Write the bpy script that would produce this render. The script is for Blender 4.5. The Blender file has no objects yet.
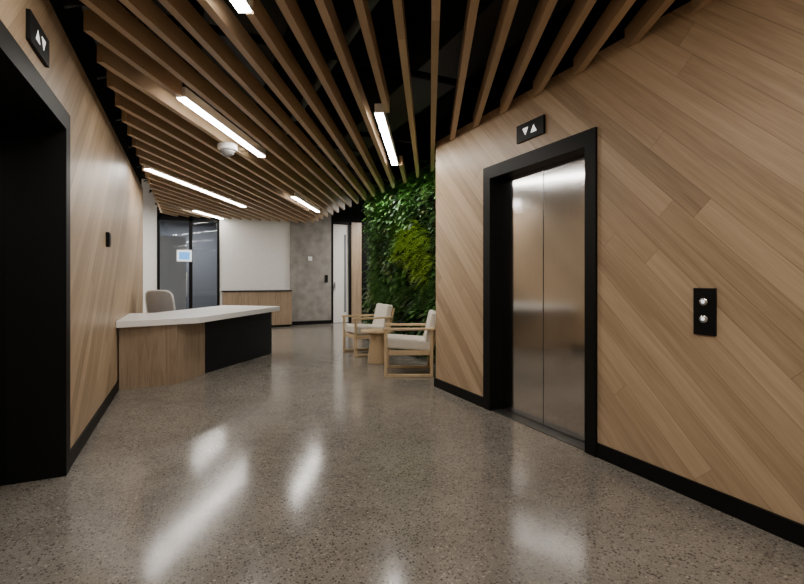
import bpy, bmesh, math, random
from mathutils import Vector, Matrix
random.seed(7)
S=bpy.context.scene
F=450.0; HOR=279.0; CH=1.24
PSI=math.atan(214/F); TH=math.radians(29.0)
XL=-0.711; XR=2.58; YB=12.22; ZS=2.74
YN,YF=2.25,3.57

# ------------------------------------------------------------ materials
def newmat(name):
    m=bpy.data.materials.new(name); m.use_nodes=True
    nt=m.node_tree; b=nt.nodes['Principled BSDF']
    return m,nt,b
def N(nt,t,**k):
    n=nt.nodes.new(t)
    for a,v in k.items(): setattr(n,a,v)
    return n
def mth(nt,op,a,b=None,c=None):
    n=N(nt,'ShaderNodeMath',operation=op)
    for i,v in enumerate((a,b,c)):
        if v is None: continue
        if isinstance(v,(int,float)): n.inputs[i].default_value=v
        else: nt.links.new(v,n.inputs[i])
    return n.outputs[0]
def ramp(nt,fac,stops):
    n=N(nt,'ShaderNodeValToRGB'); e=n.color_ramp.elements
    while len(e)<len(stops): e.new(0.5)
    for i,(p,c) in enumerate(stops):
        e[i].position=p; e[i].color=(*c,1)
    nt.links.new(fac,n.inputs[0]); return n.outputs[0]
def plain(name,col,rough=0.5,metal=0,spec=0.5,var=0.08,scale=20):
    m,nt,b=newmat(name)
    tc=N(nt,'ShaderNodeTexCoord'); no=N(nt,'ShaderNodeTexNoise')
    no.inputs['Scale'].default_value=scale; no.inputs['Detail'].default_value=4
    nt.links.new(tc.outputs['Object'],no.inputs['Vector'])
    c=ramp(nt,no.outputs['Fac'],[(0.3,tuple(x*(1-var) for x in col)),(0.7,tuple(min(1,x*(1+var)) for x in col))])
    nt.links.new(c,b.inputs['Base Color'])
    b.inputs['Roughness'].default_value=rough; b.inputs['Metallic'].default_value=metal
    b.inputs['Specular IOR Level'].default_value=spec
    return m
def emis(name,col,st):
    m,nt,b=newmat(name); b.inputs['Base Color'].default_value=(*col,1)
    b.inputs['Emission Color'].default_value=(*col,1); b.inputs['Emission Strength'].default_value=st
    return m
def wood(name,U,V,W,stops,pw=0.0,L=1.8,rough=0.42,seam=0.5,gs=22,contrast=0.5):
    m,nt,b=newmat(name); lk=nt.links
    tc=N(nt,'ShaderNodeTexCoord')
    def dot(d):
        n=N(nt,'ShaderNodeVectorMath',operation='DOT_PRODUCT'); lk.new(tc.outputs['Object'],n.inputs[0])
        n.inputs[1].default_value=d; return n.outputs['Value']
    u,v,w=dot(U),dot(V),dot(W)
    if pw>0:
        vs=mth(nt,'DIVIDE',v,pw); row=mth(nt,'FLOOR',vs)
        wn=N(nt,'ShaderNodeTexWhiteNoise',noise_dimensions='1D'); lk.new(row,wn.inputs['W'])
        us=mth(nt,'ADD',mth(nt,'DIVIDE',u,L),mth(nt,'MULTIPLY',wn.outputs['Value'],7.3))
        col=mth(nt,'FLOOR',us)
        cv=N(nt,'ShaderNodeCombineXYZ'); lk.new(row,cv.inputs[0]); lk.new(col,cv.inputs[1])
        w2=N(nt,'ShaderNodeTexWhiteNoise',noise_dimensions='2D'); lk.new(cv.outputs[0],w2.inputs['Vector'])
        rnd=w2.outputs['Value']
        fv=mth(nt,'FRACT',vs); d=mth(nt,'MINIMUM',fv,mth(nt,'SUBTRACT',1.0,fv))
        s1=mth(nt,'LESS_THAN',d,0.014)
        fu=mth(nt,'FRACT',us); s2=mth(nt,'LESS_THAN',fu,0.0012)
        sm=mth(nt,'MAXIMUM',s1,s2)
    else:
        rnd=None; sm=None
    cv=N(nt,'ShaderNodeCombineXYZ')
    uu=mth(nt,'MULTIPLY',u,1.1)
    if rnd is not None: uu=mth(nt,'ADD',uu,mth(nt,'MULTIPLY',rnd,60.0))
    lk.new(uu,cv.inputs[0]); lk.new(mth(nt,'MULTIPLY',v,gs),cv.inputs[1]); lk.new(mth(nt,'MULTIPLY',w,gs),cv.inputs[2])
    n1=N(nt,'ShaderNodeTexNoise'); n1.inputs['Scale'].default_value=1.0; n1.inputs['Detail'].default_value=5; n1.inputs['Roughness'].default_value=0.6
    n1.inputs['Distortion'].default_value=0.8
    lk.new(cv.outputs[0],n1.inputs['Vector'])
    cv2=N(nt,'ShaderNodeCombineXYZ')
    lk.new(mth(nt,'MULTIPLY',uu,5),cv2.inputs[0]); lk.new(mth(nt,'MULTIPLY',v,gs*7),cv2.inputs[1]); lk.new(mth(nt,'MULTIPLY',w,gs*7),cv2.inputs[2])
    n2=N(nt,'ShaderNodeTexNoise'); n2.inputs['Scale'].default_value=1.0; n2.inputs['Detail'].default_value=2
    lk.new(cv2.outputs[0],n2.inputs['Vector'])
    g=mth(nt,'ADD',mth(nt,'MULTIPLY',n1.outputs['Fac'],0.65),mth(nt,'MULTIPLY',n2.outputs['Fac'],0.35))
    if rnd is not None:
        g=mth(nt,'ADD',mth(nt,'MULTIPLY',g,1-contrast),mth(nt,'MULTIPLY',rnd,contrast))
    c=ramp(nt,g,stops)
    if sm is not None:
        mx=N(nt,'ShaderNodeMix',data_type='RGBA',blend_type='MULTIPLY')
        lk.new(mth(nt,'MULTIPLY',sm,seam),mx.inputs[0]); lk.new(c,mx.inputs[6]); mx.inputs[7].default_value=(0.25,0.2,0.15,1)
        c=mx.outputs[2]
    lk.new(c,b.inputs['Base Color'])
    b.inputs['Roughness'].default_value=rough
    bp=N(nt,'ShaderNodeBump'); bp.inputs['Strength'].default_value=0.12; bp.inputs['Distance'].default_value=0.003
    lk.new(n2.outputs['Fac'],bp.inputs['Height']); lk.new(bp.outputs[0],b.inputs['Normal'])
    return m
r2=math.sqrt(.5)
oak=[(0.27,(0.255,0.172,0.098)),(0.5,(0.425,0.303,0.185)),(0.73,(0.56,0.42,0.275))]
M_wall=wood('oak_diagonal_planks',(0,r2,r2),(0,-r2,r2),(1,0,0),oak,pw=0.13,L=3.0,contrast=0.24,seam=.5,gs=24)
M_slat=wood('oak_slat',(math.sin(TH),math.cos(TH),0),(math.cos(TH),-math.sin(TH),0),(0,0,1),
   [(0.25,(0.33,0.222,0.125)),(0.5,(0.45,0.312,0.185)),(0.75,(0.54,0.39,0.245))],pw=0.21,L=3.5,seam=0,contrast=.3)
vert=[(0.3,(0.19,0.128,0.079)),(0.5,(0.30,0.217,0.142)),(0.72,(0.41,0.31,0.215))]
M_desk=wood('oak_vertical_grain',(0,0,1),(1,0,0),(0,1,0),vert,gs=16)
M_ash=wood('ash_chair_wood',(0,0,1),(1,0,0),(0,1,0),[(0.3,(0.50,0.36,0.20)),(0.7,(0.66,0.50,0.31))],gs=12)
M_black=plain('black_metal',(0.005,0.005,0.005),0.5,spec=.15)
M_matte=plain('black_paint_matte',(0.006,0.006,0.006),0.9,spec=0.1)
M_laminate=plain('black_laminate',(0.007,0.008,0.011),0.5,spec=.3)
M_white=plain('white_wall_paint',(0.76,0.75,0.73),0.7,var=0.03)
M_top=plain('white_solid_surface',(0.88,0.87,0.85),0.3,var=0.02)
M_plastic=plain('white_plastic',(0.78,0.78,0.78),0.4,var=0.02)
M_fabric=plain('cream_upholstery',(0.70,0.65,0.57),0.95,var=0.1,scale=90)
M_meshgrey=plain('grey_mesh_fabric',(0.44,0.45,0.47),0.9,var=0.15,scale=120)
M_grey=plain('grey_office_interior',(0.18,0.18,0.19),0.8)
M_chrome=plain('chrome',(0.7,0.7,0.7),0.2,metal=1,var=0.02)
M_conc=plain('raw_concrete',(0.25,0.235,0.215),0.85,var=0.22,scale=5)
M_pipe=plain('galvanised_pipe',(0.10,0.12,0.12),0.5,metal=0.6)
M_sill=plain('dark_steel_sill',(0.06,0.058,0.055),0.45,metal=0.5)
M_duct=plain('dark_duct',(0.012,0.013,0.014),0.7)
M_lens=plain('dome_lens',(0.2,0.2,0.2),0.08)
M_light=emis('led_diffuser',(1.0,0.942,0.862),59)
M_sign=emis('indicator_arrow',(1,0.97,0.9),0.9)
M_btn=emis('button_halo',(0.9,0.95,1),1.2)
M_screen=emis('screen_blue',(0.1,0.35,0.8),1.0)
M_screenw=emis('screen_white',(0.8,0.9,1.0),1.0)
M_glass,nt,b=newmat('tinted_glass'); b.inputs['Base Color'].default_value=(0.7,0.73,0.76,1)
b.inputs['Roughness'].default_value=0.02; b.inputs['Transmission Weight'].default_value=1; b.inputs['IOR'].default_value=1.3
# brushed steel
M_steel,nt,b=newmat('brushed_stainless')
tc=N(nt,'ShaderNodeTexCoord'); mp=N(nt,'ShaderNodeMapping'); mp.inputs['Scale'].default_value=(60,60,0.6)
no=N(nt,'ShaderNodeTexNoise'); no.inputs['Scale'].default_value=1; no.inputs['Detail'].default_value=3
nt.links.new(tc.outputs['Object'],mp.inputs[0]); nt.links.new(mp.outputs[0],no.inputs['Vector'])
nt.links.new(ramp(nt,no.outputs['Fac'],[(0.2,(0.60,0.595,0.59)),(0.8,(0.66,0.655,0.65))]),b.inputs['Base Color'])
b.inputs['Metallic'].default_value=1
rr=mth(nt,'MULTIPLY_ADD',no.outputs['Fac'],0.03,0.10); nt.links.new(rr,b.inputs['Roughness'])
# floor
M_floor,nt,b=newmat('polished_concrete_aggregate'); lk=nt.links
tc=N(nt,'ShaderNodeTexCoord')
def vor(sc,feat='F1'):
    v=N(nt,'ShaderNodeTexVoronoi',feature=feat); v.inputs['Scale'].default_value=sc
    lk.new(tc.outputs['Object'],v.inputs['Vector']); return v
def noi(sc,det=4):
    v=N(nt,'ShaderNodeTexNoise'); v.inputs['Scale'].default_value=sc; v.inputs['Detail'].default_value=det
    lk.new(tc.outputs['Object'],v.inputs['Vector']); return v.outputs['Fac']
v1=vor(72); v2=vor(150)
sep=N(nt,'ShaderNodeSeparateColor'); lk.new(v1.outputs['Color'],sep.inputs[0])
sep2=N(nt,'ShaderNodeSeparateColor'); lk.new(v2.outputs['Color'],sep2.inputs[0])
base=ramp(nt,mth(nt,'ADD',mth(nt,'MULTIPLY',noi(1.1,6),.6),mth(nt,'MULTIPLY',noi(6,6),.4)),[(0.35,(0.168,0.150,0.127)),(0.65,(0.275,0.25,0.216))])
def mixc(f,a,bc):
    mx=N(nt,'ShaderNodeMix',data_type='RGBA'); lk.new(f,mx.inputs[0]); lk.new(a,mx.inputs[6])
    if isinstance(bc,tuple): mx.inputs[7].default_value=(*bc,1)
    else: lk.new(bc,mx.inputs[7])
    return mx.outputs[2]
stone=ramp(nt,sep.outputs[0],[(0.0,(0.022,0.02,0.017)),(0.35,(0.062,0.055,0.046)),(0.6,(0.195,0.175,0.147)),(0.9,(0.34,0.31,0.268)),(1.0,(0.43,0.395,0.345))])
inside=mth(nt,'LESS_THAN',v1.outputs['Distance'],0.45)
pick=mth(nt,'GREATER_THAN',sep.outputs[1],0.28)
c=mixc(mth(nt,'MULTIPLY',mth(nt,'MULTIPLY',inside,pick),0.78),base,stone)
stone2=ramp(nt,sep2.outputs[0],[(0.0,(0.02,0.018,0.016)),(0.5,(0.145,0.13,0.11)),(1.0,(0.39,0.355,0.31))])
c=mixc(mth(nt,'MULTIPLY',mth(nt,'LESS_THAN',v2.outputs['Distance'],0.4),0.6),c,stone2)
lk.new(c,b.inputs['Base Color'])
lk.new(mth(nt,'MULTIPLY_ADD',noi(9,5),0.12,0.09),b.inputs['Roughness'])
b.inputs['Specular IOR Level'].default_value=0.5
# ------------------------------------------------------------ geometry helpers
def link(ob,parent=None):
    S.collection.objects.link(ob)
    if parent: ob.parent=parent
    return ob
def empty(name,loc=(0,0,0),rz=0):
    e=bpy.data.objects.new(name,None); e.empty_display_size=.1; e.location=loc; e.rotation_euler=(0,0,rz)
    return link(e)
def boxes(name,lst,mat,parent=None,bevel=0):
    bm=bmesh.new()
    for (x0,x1,y0,y1,z0,z1) in lst:
        vs=[bm.verts.new(p) for p in [(x0,y0,z0),(x1,y0,z0),(x1,y1,z0),(x0,y1,z0),(x0,y0,z1),(x1,y0,z1),(x1,y1,z1),(x0,y1,z1)]]
        for f in [(3,2,1,0),(4,5,6,7),(0,1,5,4),(1,2,6,5),(2,3,7,6),(3,0,4,7)]: bm.faces.new([vs[i] for i in f])
    bmesh.ops.recalc_face_normals(bm,faces=bm.faces)
    me=bpy.data.meshes.new(name); bm.to_mesh(me); bm.free(); me.materials.append(mat)
    ob=bpy.data.objects.new(name,me); link(ob,parent)
    if bevel:
        md=ob.modifiers.new('bevel','BEVEL'); md.width=bevel; md.segments=3
        for p in me.polygons: p.use_smooth=True
        md.harden_normals=True
    return ob
def prism(name,pts,z0,z1,mat,parent=None,bevel=0):
    bm=bmesh.new()
    a=[bm.verts.new((x,y,z0)) for x,y in pts]; t=[bm.verts.new((x,y,z1)) for x,y in pts]
    bm.faces.new(a[::-1]); bm.faces.new(t); n=len(pts)
    for i in range(n): bm.faces.new((a[i],a[(i+1)%n],t[(i+1)%n],t[i]))
    bmesh.ops.recalc_face_normals(bm,faces=bm.faces)
    me=bpy.data.meshes.new(name); bm.to_mesh(me); bm.free(); me.materials.append(mat)
    ob=bpy.data.objects.new(name,me); link(ob,parent)
    if bevel:
        md=ob.modifiers.new('bevel','BEVEL'); md.width=bevel; md.segments=2
    return ob
def lathe(name,prof,mat,parent=None,loc=(0,0,0),rot=(0,0,0),seg=40):
    bm=bmesh.new(); rings=[]
    for r,z in prof:
        rings.append([bm.verts.new((max(r,1e-4)*math.cos(2*math.pi*i/seg),max(r,1e-4)*math.sin(2*math.pi*i/seg),z)) for i in range(seg)])
    for a,b_ in zip(rings,rings[1:]):
        for i in range(seg): bm.faces.new((a[i],a[(i+1)%seg],b_[(i+1)%seg],b_[i]))
    bm.faces.new(rings[0][::-1]); bm.faces.new(rings[-1])
    bmesh.ops.recalc_face_normals(bm,faces=bm.faces)
    me=bpy.data.meshes.new(name); bm.to_mesh(me); bm.free(); me.materials.append(mat)
    for p in me.polygons: p.use_smooth=len(p.vertices)==4
    ob=bpy.data.objects.new(name,me); ob.location=loc; ob.rotation_euler=rot
    return link(ob,parent)
def tube(name,pts,r,mat,parent=None,cyc=False):
    cu=bpy.data.curves.new(name,'CURVE'); cu.dimensions='3D'; cu.bevel_depth=r; cu.bevel_resolution=3; cu.use_fill_caps=True
    sp=cu.splines.new('POLY'); sp.points.add(len(pts)-1)
    for p,q in zip(sp.points,pts): p.co=(*q,1)
    sp.use_cyclic_u=cyc; cu.materials.append(mat)
    ob=bpy.data.objects.new(name,cu); return link(ob,parent)

# ------------------------------------------------------------ room shell
boxes('floor',[(-3.5,7,-3.2,15.5,-0.1,0)],M_floor)
boxes('ceiling',[(-3.5,7,-3.2,15.5,3.6,3.7)],M_matte)
ZW=2.82
HN,HF,HT=YN+.03,YF-.03,2.27
wr=[(XR,3.42,-3,HN,0,ZW),(XR,3.42,HF,4.517,0,ZW),(XR,3.42,HN,HF,HT,ZW)]
boxes('wall_right',wr,M_wall)
boxes('wall_right_upper',[(XR+.02,3.42,-3,4.5,ZW,3.6)],M_matte)
boxes('wall_left',[(-1.6,XL,-3,HN,0,ZW),(-1.6,XL,HF,9.05,0,ZW),(-1.6,XL,HN,HF,HT,ZW)],M_wall)
boxes('wall_left_upper',[(-1.6,XL-.02,-3,9.03,ZW,3.6)],M_matte)
boxes('wall_left_far',[(-3.2,-3.05,9.05,YB,0,3.6)],M_white)
boxes('wall_left_return',[(-3.2,-1.6,8.9,9.05,0,3.6)],M_white)
boxes('wall_behind',[(-1.6,3.42,-3.15,-3,0,3.6)],M_white)
boxes('wall_niche',[(3.47,3.6,4.517,8.8,0,3.6)],M_matte)
boxes('wall_niche_return',[(3.6,6.6,8.65,8.8,0,3.6)],M_white)
boxes('wall_right_far',[(6.5,6.6,8.8,YB,0,3.6)],M_white)
# back wall
boxes('wall_back',[(-3.2,-.67,YB,YB+.12,0,3.6),(.72,2.47,YB,YB+.12,0,3.6)],M_white)
boxes('wall_back_upper',[(-.67,.72,YB+.001,YB+.12,2.74,3.6)],M_matte)
boxes('wall_back_concrete',[(2.47,3.6,YB-.06,YB+.2,0,3.6)],M_conc)
boxes('wall_back_far',[(4.45,6.6,YB,YB+.12,0,3.6),(3.6,4.45,YB,YB+.12,2.85,3.6)],M_matte)
boxes('trim_1',[(4.2,4.5,YB-.05,YB,0,2.85)],M_desk)
# office behind the glazing
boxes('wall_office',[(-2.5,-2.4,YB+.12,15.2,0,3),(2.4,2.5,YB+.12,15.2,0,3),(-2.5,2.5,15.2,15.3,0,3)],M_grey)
boxes('wall_office_partition',[(-.9,-.05,13.6,13.7,0,2.4)],M_white)
# baseboards
bb=.10
boxes('baseboard_right',[(XR-.015,XR,-3,YN+.01,0,bb),(XR-.015,XR,YF-.01,4.53,0,bb),(XR-.015,3.42,4.517,4.532,0,bb)],M_black)
boxes('baseboard_left',[(XL,XL+.015,-3,YN+.01,0,bb),(XL,XL+.015,YF-.01,9.05,0,bb)],M_black)
boxes('baseboard_back',[(2.47,3.6,YB-.075,YB-.06,0,bb)],M_black)

# ------------------------------------------------------------ slatted ceiling
ct,st=math.cos(TH),math.sin(TH)
def P(p,q,z): return (p*ct+q*st,-p*st+q*ct,z)
def qX(p,X): return (X-p*ct)/st
def qY(p,Y): return (Y+p*st)/ct
lights=[ # p, Ystart, Yend
 (-2.06,4.16,5.73),(-.463,3.78,5.39),(-3.86,7.05,9.87),(-5.19,10.93,12.1),(-2.5,8.28,9.9),(-1.037,1.05,2.66),
 (1.5,-1.2,.4),(.35,-1.6,0.2)]
SW=.048; SD=.13
bm=bmesh.new()
def addslat(p,q0,q1,skew):
    z0,z1=ZS,ZS+SD
    pts=[]
    for (pp) in (p-SW/2,p+SW/2):
        a=q0; e=q1+((-(pp-p)*ct/st) if skew else 0)
        pts.append((pp,a,e))
    (pa,a0,a1),(pb,b0,b1)=pts
    vs=[bm.verts.new(P(*c)) for c in [(pa,a0,z0),(pb,b0,z0),(pb,b1,z0),(pa,a1,z0),(pa,a0,z1),(pb,b0,z1),(pb,b1,z1),(pa,a1,z1)]]
    for f in [(3,2,1,0),(4,5,6,7),(0,1,5,4),(1,2,6,5),(2,3,7,6),(3,0,4,7)]: bm.faces.new([vs[i] for i in f])
for k in range(-29,14):
    p=.032+.21*k
    q0=max(qX(p,-.55),qY(p,-2.7))
    q1=qX(p,XR-.005); skew=True
    Yc=-p*st+q1*ct
    if Yc>4.55:
        q1=qX(p,3.06)
    if q1>qY(p,12.08): q1=qY(p,12.08); skew=False
    if q1-q0<.15: continue
    segs=[(q0,q1,skew)]
    for (lp,ya,yb) in lights:
        if abs(lp-p)<.08:
            la,lb=qY(lp,ya)-.02,qY(lp,yb)+.02
            ns=[]
            for (a,e,s) in segs:
                if lb<=a or la>=e: ns.append((a,e,s)); continue
                if la>a: ns.append((a,la,False))
                if lb<e: ns.append((lb,e,s))
            segs=ns
    for (a,e,s) in segs:
        if e-a>.05: addslat(p,a,e,s)
bmesh.ops.recalc_face_normals(bm,faces=bm.faces)
me=bpy.data.meshes.new('ceiling_slats'); bm.to_mesh(me); bm.free(); me.materials.append(M_slat)
link(bpy.data.objects.new('ceiling_slats',me))
cr=[]
for y in [0,1.6,3.2]: cr.append((-.65,XR,y,y+.04,ZS+SD,ZS+SD+.04))
for y in [4.8,6.4,8.0,9.6,11.2]: cr.append((-.65,3.05,y,y+.04,ZS+SD,ZS+SD+.04))
boxes('trim_slat_carriers',cr,M_matte)
def obox(name,p0,p1,q0,q1,z0,z1,mat,par):
    pts=[P(p0,q0,0)[:2],P(p1,q0,0)[:2],P(p1,q1,0)[:2],P(p0,q1,0)[:2]]
    return prism(name,pts,z0,z1,mat,par)
for (lp,ya,yb) in lights:
    e=empty('linear_ceiling_light')
    q0,q1=qY(lp,ya),qY(lp,yb)
    obox('housing',lp-.040,lp+.040,q0-.01,q1+.01,ZS+.006,ZS+.09,M_plastic,e)
    obox('diffuser',lp-.036,lp+.036,q0,q1,ZS-.004,ZS+.006,M_light,e)
# services above
e=empty('ceiling_pipes')
tube('pipe_1',[(-.62,-3,3.05),(-.62,9,3.05),(-.62,12.2,3.05)],.025,M_pipe,e)
tube('pipe_2',[(-.50,-3,3.2),(-.50,12.2,3.2)],.02,M_pipe,e)
tube('pipe_3',[(-.35,-3,3.12),(-.35,6,3.12),(2.3,6.3,3.12)],.03,M_pipe,e)
tube('pipe_4',[(1.2,-3,3.25),(1.2,12,3.25)],.04,M_pipe,e)
for i in range(9):
    y=1.2+i*1.1
    tube('clamp_%d'%i,[(-.62,y,3.05),(-.62,y,2.95),(-.69,y,2.92)],.012,M_pipe,e)
boxes('ventilation_duct',[(.1,.7,-3,12,3.2,3.6)],M_duct,bevel=.01)
boxes('cable_tray',[(-.30,-.05,-3,12,3.32,3.36)]+[(-.18,-.17,y,y+.01,3.36,3.6) for y in (-1,1.5,4,6.5,9,11.5)],M_duct)
boxes('ventilation_duct',[(1.9,2.4,-3,12,3.15,3.6)],M_duct,bevel=.01)

# ------------------------------------------------------------ elevators
def elevator(X,s,depth):
    e=empty('elevator_doorway')
    def bx(n,a,b_,y0,y1,z0,z1,m,bev=0):
        xa,xb=sorted((X+s*a,X+s*b_)); return boxes(n,[(xa,xb,y0,y1,z0,z1)],m,e,bev)
    bx('frame_near',-.02,depth+.04,YN,YN+.095,0,2.30,M_black)
    bx('frame_far',-.02,depth+.04,YF-.105,YF,0,2.30,M_black)
    bx('frame_head',-.02,depth+.04,YN+.095,YF-.105,2.185,2.30,M_black)
    ym=(YN+YF)/2
    bx('door_panel_1',depth,depth+.03,YN+.095,ym-.004,0.012,2.185,M_steel,.003)
    bx('door_panel_2',depth,depth+.03,ym+.004,YF-.105,0.012,2.185,M_steel,.003)
    bx('shaft_back',depth+.037,depth+.05,YN+.05,YF-.05,0,2.25,M_black)
    if s>0: bx('sill',0.0,depth,YN+.095,YF-.105,-.002,.006,M_sill)
    i=empty('elevator_direction_indicator')
    yc,zc=2.92,2.48
    xa,xb=sorted((X+s*.004,X-s*.02)); boxes('plate',[(xa,xb,yc-.165,yc+.165,zc-.075,zc+.075)],M_black,i,.004)
    def tri(n,y,up):
        x=X-s*.0215; d=.030*(1 if up else -1)
        me=bpy.data.meshes.new(n); me.from_pydata([(x,y-.035,zc-d),(x,y+.035,zc-d),(x,y,zc+d),(x+s*.003,y-.035,zc-d),(x+s*.003,y+.035,zc-d),(x+s*.003,y,zc+d)],[],[(0,1,2),(3,4,5),(0,1,4,3),(1,2,5,4),(2,0,3,5)])
        me.materials.append(M_sign); link(bpy.data.objects.new(n,me),i)
    tri('arrow_down',yc+.05,False); tri('arrow_up',yc-.05,True)
elevator(XR,1,.12); elevator(XL,-1,.28)
e=empty('elevator_call_panel')
boxes('plate',[(XR-.015,XR+.004,1.465,1.582,.93,1.19)],M_black,e,.003)
for n,z in (('up',1.115),('down',1.02)):
    lathe('button_'+n,[(.022,0),(.022,.006),(.019,.009),(.0,.009)],M_chrome,e,(XR-.015,1.523,z),(0,-math.pi/2,0),28)
    lathe('halo_'+n,[(.009,0),(.009,.002),(0,.002)],M_btn,e,(XR-.024,1.523,z),(0,-math.pi/2,0),20)
e=empty('access_card_reader')
boxes('body',[(XL-.004,XL+.03,5.10,5.20,1.55,1.69)],M_black,e,.006)
boxes('faceplate',[(XL+.03,XL+.034,5.115,5.185,1.57,1.67)],M_laminate,e)

# ------------------------------------------------------------ reception desk
e=empty('reception_desk')
n=(-.764,.645); A0=(-.695,5.88); A1=(-.12,5.93); A2=(.20,6.42); A3=(1.27,7.70)
zt=.78
prism('wood_front',[A0,A1,A2,(A2[0]+n[0]*.08,A2[1]+n[1]*.08),(-.13,6.1),(-.695,6.1)],0,zt-.075,M_desk,e,.002)
off=lambda p,d:(p[0]+n[0]*d,p[1]+n[1]*d)
prism('black_front',[off(A2,.012),off(A3,.012),off(A3,.08),off(A2,.08)],0.0,zt-.075,M_laminate,e,.002)
prism('black_end',[off(A3,.08),off(A3,.62),off((A3[0]-.03,A3[1]-.035),.62),off((A3[0]-.03,A3[1]-.035),.08)],0,zt-.075,M_laminate,e)
prism('drawer_unit',[off((.7,7.03),.12),off((1.05,7.44),.12),off((1.05,7.44),.6),off((.7,7.03),.6)],0.0,zt-.08,M_laminate,e)
dx,dy=.645,.764
B1=(.12,5.96); B3=(A3[0]+dx*.14-n[0]*.06,A3[1]+dy*.14-n[1]*.06)
back3=off(B3,1.1)
prism('countertop',[(-.708,5.76),B1,B3,back3,(-.414,7.0),(-.708,7.0)],zt-.075,zt,M_top,e,.006)

# ------------------------------------------------------------ office chair
def office_chair(loc,rz):
    e=empty('office_chair',loc,rz)
    pts=[]
    w,h=.23,.27
    for i in range(32):
        a=2*math.pi*i/32; c_,s_=math.cos(a),math.sin(a)
        x=w*math.copysign(abs(c_)**.4,c_); z=h*math.copysign(abs(s_)**.4,s_)
        pts.append((x,.22+.03*(1-(x/w)**2)+.18*z,.79+z))
    tube('back_frame',pts,.016,M_plastic,e,True)
    me=bpy.data.meshes.new('back_mesh'); me.from_pydata(pts+[(0,.25,.79)],[],[(i,(i+1)%32,32) for i in range(32)]); me.materials.append(M_meshgrey)
    ob=link(bpy.data.objects.new('back_mesh',me),e); sd=ob.modifiers.new('s','SOLIDIFY'); sd.thickness=.01
    boxes('seat',[(-.24,.24,-.26,.2,.43,.50)],M_meshgrey,e,.03)
    tube('back_support',[(0,.05,.42),(0,.27,.44),(0,.26,.7)],.018,M_black,e)
    lathe('gas_lift',[(.03,.1),(.03,.28),(.02,.28),(.02,.43)],M_chrome,e)
    for i in range(5):
        a=2*math.pi*i/5+.3; x,y=.29*math.cos(a),.29*math.sin(a)
        tube('base_arm_%d'%i,[(0,0,.12),(x,y,.075)],.018,M_black,e)
        lathe('caster_%d'%i,[(.03,-.02),(.03,.02)],M_black,e,(x,y,.03),(math.pi/2,0,a),16)
    for s in (-1,1):
        tube('armrest_post_%d'%(s+1),[(s*.2,0,.44),(s*.29,0,.46),(s*.29,0,.66)],.014,M_black,e)
        boxes('armrest_pad_%d'%(s+1),[(s*.29-.035,s*.29+.035,-.12,.12,.655,.68)],M_black,e,.008)
office_chair((-.25,7.98,0),math.radians(145))

# ------------------------------------------------------------ credenza
e=empty('credenza')
boxes('carcass',[(.78,2.44,YB-.42,YB-.01,.06,.92)],M_desk,e)
boxes('top',[(.76,2.45,YB-.44,YB-.01,.92,.95)],M_laminate,e)
boxes('plinth',[(.80,2.42,YB-.38,YB-.02,0,.06)],M_black,e)
boxes('door_gap',[(x-.002,x+.002,YB-.423,YB-.42,.07,.91) for x in (1.19,1.6,2.02)],M_black,e)

# ------------------------------------------------------------ glazed door + far door
e=empty('door_1')
x0,x1=-.67,.72; ym=.06
fr=[(x0,x0+.06,YB-.02,YB+.08,0,2.74),(x1-.06,x1,YB-.02,YB+.08,0,2.74),(ym-.04,ym+.04,YB-.02,YB+.08,0,2.74),(x0,x1,YB-.02,YB+.08,2.66,2.74),(x0,x1,YB-.02,YB+.08,0,.1)]
boxes('frame',fr,M_black,e)
boxes('glass_panel_1',[(x0+.06,ym-.04,YB+.02,YB+.03,.1,2.66)],M_glass,e)
boxes('glass_panel_2',[(ym+.04,x1-.06,YB+.02,YB+.03,.1,2.66)],M_glass,e)
boxes('pull_handle',[(ym-.10,ym-.08,YB-.07,YB-.05,.8,1.4),(ym-.10,ym-.08,YB-.06,YB+.02,.85,.87),(ym-.10,ym-.08,YB-.06,YB+.02,1.33,1.35)],M_chrome,e)
e=empty('room_booking_screen')
boxes('bezel',[(-.25,.09,YB-.045,YB-.021,1.66,1.95)],M_plastic,e,.006)
boxes('display',[(-.23,.07,YB-.048,YB-.045,1.685,1.925)],M_screenw,e)
boxes('display_tile',[(-.20,.04,YB-.050,YB-.048,1.71,1.90)],M_screen,e)
e=empty('door_2')
boxes('frame',[(3.6,3.67,YB-.04,YB+.1,0,2.85),(4.13,4.2,YB-.04,YB+.1,0,2.85),(3.6,4.2,YB-.04,YB+.1,2.78,2.85)],M_black,e)
boxes('leaf',[(3.67,4.13,YB+.02,YB+.06,0.01,2.78)],M_white,e)
boxes('vision_panel',[(4.0,4.06,YB+.01,YB+.02,.3,2.5)],M_grey,e)
boxes('handle',[(3.72,3.75,YB-.03,YB+.02,.95,1.15)],M_chrome,e)
boxes('thermostat',[(2.95,3.06,YB-.085,YB-.06,1.73,1.85)],M_plastic,bevel=.005)
boxes('light_switch',[(3.42,3.5,YB-.08,YB-.06,1.15,1.35)],M_black,bevel=.004)

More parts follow.
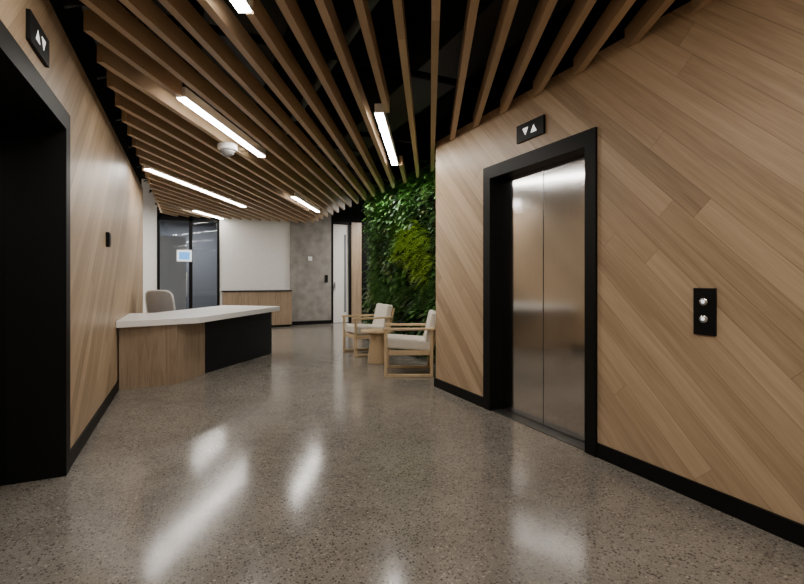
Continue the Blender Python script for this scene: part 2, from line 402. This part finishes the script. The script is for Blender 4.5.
# ------------------------------------------------------------ living wall
bm=bmesh.new()
mats=[]
for nm,a,b_ in [('leaf_dark',(0.014,0.05,0.013),(0.036,0.11,0.028)),('leaf_mid',(0.042,0.135,0.018),(0.10,0.26,0.04)),
              ('leaf_bright',(0.30,0.52,0.03),(0.50,0.68,0.08)),('leaf_olive',(0.09,0.125,0.035),(0.18,0.23,0.08))]:
    m,nt,b=newmat(nm); g=N(nt,'ShaderNodeTexNoise'); g.inputs['Scale'].default_value=9
    tc=N(nt,'ShaderNodeTexCoord'); nt.links.new(tc.outputs['Object'],g.inputs['Vector'])
    nt.links.new(ramp(nt,g.outputs['Fac'],[(0.3,a),(0.7,b_)]),b.inputs['Base Color'])
    b.inputs['Roughness'].default_value=.5; mats.append(m)
def leaf(o,d,L,w,droop,mi,seg=4):
    d=d.normalized(); side=d.cross(Vector((0,0,1)))
    if side.length<.1: side=Vector((0,1,0))
    side.normalize(); prev=None; pos=o.copy(); dd=d.copy()
    for i in range(seg+1):
        t=i/seg; ww=w*math.sin(math.pi*min(1,(.12+.86*t)))**.8
        up=side.cross(dd).normalized()
        l=bm.verts.new(pos-side*ww+up*ww*.25); c_=bm.verts.new(pos); r=bm.verts.new(pos+side*ww+up*ww*.25)
        if prev:
            for q in ((prev[0],prev[1],c_,l),(prev[1],prev[2],r,c_)):
                f=bm.faces.new(q); f.material_index=mi; f.smooth=True
        prev=(l,c_,r); pos=pos+dd*(L/seg); dd=(dd+Vector((0,0,-droop/seg))).normalized()
from mathutils import noise
for iy in range(31):
    for iz in range(23):
        y=4.62+iy*.136+random.uniform(-.05,.05); z=.12+iz*.128+random.uniform(-.04,.04)
        nv=noise.noise(Vector((y*1.1,z*1.1,3.3)))+random.uniform(-.12,.12)
        dB=min(math.hypot((y-6.65)/.58,(z-1.8)/.3), math.hypot((y-6.2)/.3,(z-1.5)/.25))
        if dB<1+random.uniform(-.3,.3): kind=2
        elif nv>.2: kind=1
        elif nv>-.1: kind=0
        elif nv>-.22: kind=3
        else: kind=1
        big=noise.noise(Vector((y*.9+9,z*.9,7.1)))>.05
        if kind==2: big=False
        o=Vector((3.44 if kind!=2 else 3.40,y,z))
        fern=kind in (1,2) and not (big and kind==1)
        for j in range(11 if not big else 9):
            a=random.uniform(0,2*math.pi); rr_=random.uniform(.2,1.0)
            d=Vector((-random.uniform(.5,1.0),math.cos(a)*rr_,math.sin(a)*rr_+.25))
            if fern:
                L=random.uniform(.18,.30); seg=7; pos=o.copy(); dd=d.normalized()
                for q in range(seg):
                    pos=pos+dd*L/seg; dd=(dd+Vector((0,0,-.16))).normalized()
                    if q<1: continue
                    s_=dd.cross(Vector((0,0,1))).normalized(); ll=.06*(1-.75*q/seg)+.012
                    for sg in (-1,1): leaf(pos,s_*sg+dd*.5,ll,.011,.3,kind,1)
                leaf(pos,dd,.03,.008,.3,kind,1)
            else:
                k_=1.45 if big else 1
                leaf(o,d,random.uniform(.10,.21)*k_*.95,random.uniform(.018,.038)*k_,random.uniform(.6,1.5),kind if random.random()<.85 else 1,4)
bmesh.ops.delete(bm,geom=[v for v in bm.verts if v.co.x>3.46 or v.co.z<.02 or v.co.y<4.54],context='VERTS')
me=bpy.data.meshes.new('foliage'); bm.to_mesh(me); bm.free()
for m in mats: me.materials.append(m)
e=empty('living_plant_wall')
link(bpy.data.objects.new('foliage',me),e)
boxes('backing',[(3.44,3.472,4.53,8.78,.0,3.1)],M_matte,e)

# ------------------------------------------------------------ lounge chairs
def lounge(loc,rz):
    e=empty('lounge_armchair',loc,rz)   # faces local +X
    t=.019
    for k,s in enumerate((-1,1)):
        y=s*.29
        boxes('side_frame_%d'%k,[(.28,.32,y-t,y+t,0.0,.60),(-.30,-.26,y-t,y+t,0.0,.60),(-.26,.28,y-t,y+t,0.0,.035)],M_ash,e,.005)
        boxes('armrest_%d'%k,[(-.33,.34,y-.032,y+.032,.59,.62)],M_ash,e,.008)
    boxes('seat_rails',[(.265,.295,-.272,.272,.27,.33),(-.28,-.25,-.272,.272,.27,.33),(-.25,.265,-.272,-.25,.27,.33),(-.25,.265,.25,.272,.27,.33)],M_ash,e,.004)
    c=boxes('seat_cushion',[(-.29,.31,-.262,.262,-.06,.07)],M_fabric,e,.03); c.location=(0,0,.395); c.rotation_euler=(0,math.radians(-4),0)
    c=boxes('back_cushion',[(-.05,.05,-.262,.262,0,.40)],M_fabric,e,.03); c.location=(-.24,0,.42); c.rotation_euler=(0,math.radians(-13),0)
    c=boxes('back_frame',[(-.08,-.052,-.272,-.235,-.12,.36),(-.08,-.052,.235,.272,-.12,.36),(-.08,-.052,-.235,.235,.30,.36),(-.08,-.052,-.235,.235,-.12,-.06)],M_ash,e,.004); c.location=(-.24,0,.42); c.rotation_euler=(0,math.radians(-13),0)
lounge((2.66,5.37,0),math.pi-PSI)
lounge((2.71,7.08,0),math.pi)
e=empty('round_side_table',(2.55,6.2,0))
lathe('tabletop',[(0,.455),(.245,.455),(.25,.46),(.25,.48),(.245,.485),(0,.485)],M_ash,e)
lathe('drum_base',[(0,0),(.15,0),(.155,.01),(.12,.3),(.14,.455),(0,.455)],M_ash,e)

# ------------------------------------------------------------ dome camera
e=empty('dome_security_camera',(.40,5.40,0))
lathe('mount',[(0,ZS+.01),(.1,ZS+.01),(.105,ZS),(.105,ZS-.045),(.085,ZS-.06),(0,ZS-.06)],M_plastic,e)
lathe('dome',[(.078,ZS-.06)]+[(.078*math.cos(a*math.pi/16),ZS-.06-.07*math.sin(a*math.pi/16)) for a in range(1,9)],M_lens,e)

# ------------------------------------------------------------ lamps + world + camera
def area(name,loc,sx,sy,en,col=(1,.95,.88),rot=(0,0,0),parent=None,spread=math.pi):
    l=bpy.data.lights.new(name,'AREA'); l.shape='RECTANGLE'; l.size=sx; l.size_y=sy; l.energy=en; l.color=col; l.spread=spread
    o=bpy.data.objects.new(name,l); o.location=loc; o.rotation_euler=rot; link(o,parent)
area('office_fill_light',(0,14,2.9),1.5,.6,90,(.9,.95,1))  # fill light added so the room behind the glass reads grey
area('side_lobby_fill',(-1.9,10.7,3.0),.5,1.2,75)  # unseen fill added to light the space past the left wall, no fixture
area('side_lobby_fill_2',(5,11,3.0),.5,1.2,100)  # unseen fill added for the space beyond the niche, no fixture
e=empty('plant_fill_light')  # made-up fixture, added to brighten the foliage, hidden above the slat ends
boxes('rail',[(3.075,3.135,4.7,8.7,2.86,2.90)],M_matte,e)  # invented rail and hangers that carry the added fill light
boxes('rail_hanger',[(3.1,3.11,y,y+.01,2.9,3.6) for y in (5,6.7,8.4)],M_matte,e)
area('foliage_fill',(3.105,6.7,2.85),.05,3.9,22,(1,.98,.92),(0,math.radians(-22),0),e,math.radians(80))  # added fill, tilted at the leaves and kept off the floor
w=bpy.data.worlds.new('world'); S.world=w; w.use_nodes=True
w.node_tree.nodes['Background'].inputs[0].default_value=(1,.95,.9,1); w.node_tree.nodes['Background'].inputs[1].default_value=0.05
cam=bpy.data.cameras.new('camera'); co=bpy.data.objects.new('camera',cam); link(co)
cam.sensor_width=36; cam.lens=36*F/804; cam.shift_y=-(292-HOR)/804; cam.clip_start=.05
co.location=(0,0,CH); co.rotation_euler=(math.pi/2,0,-PSI)
S.camera=co
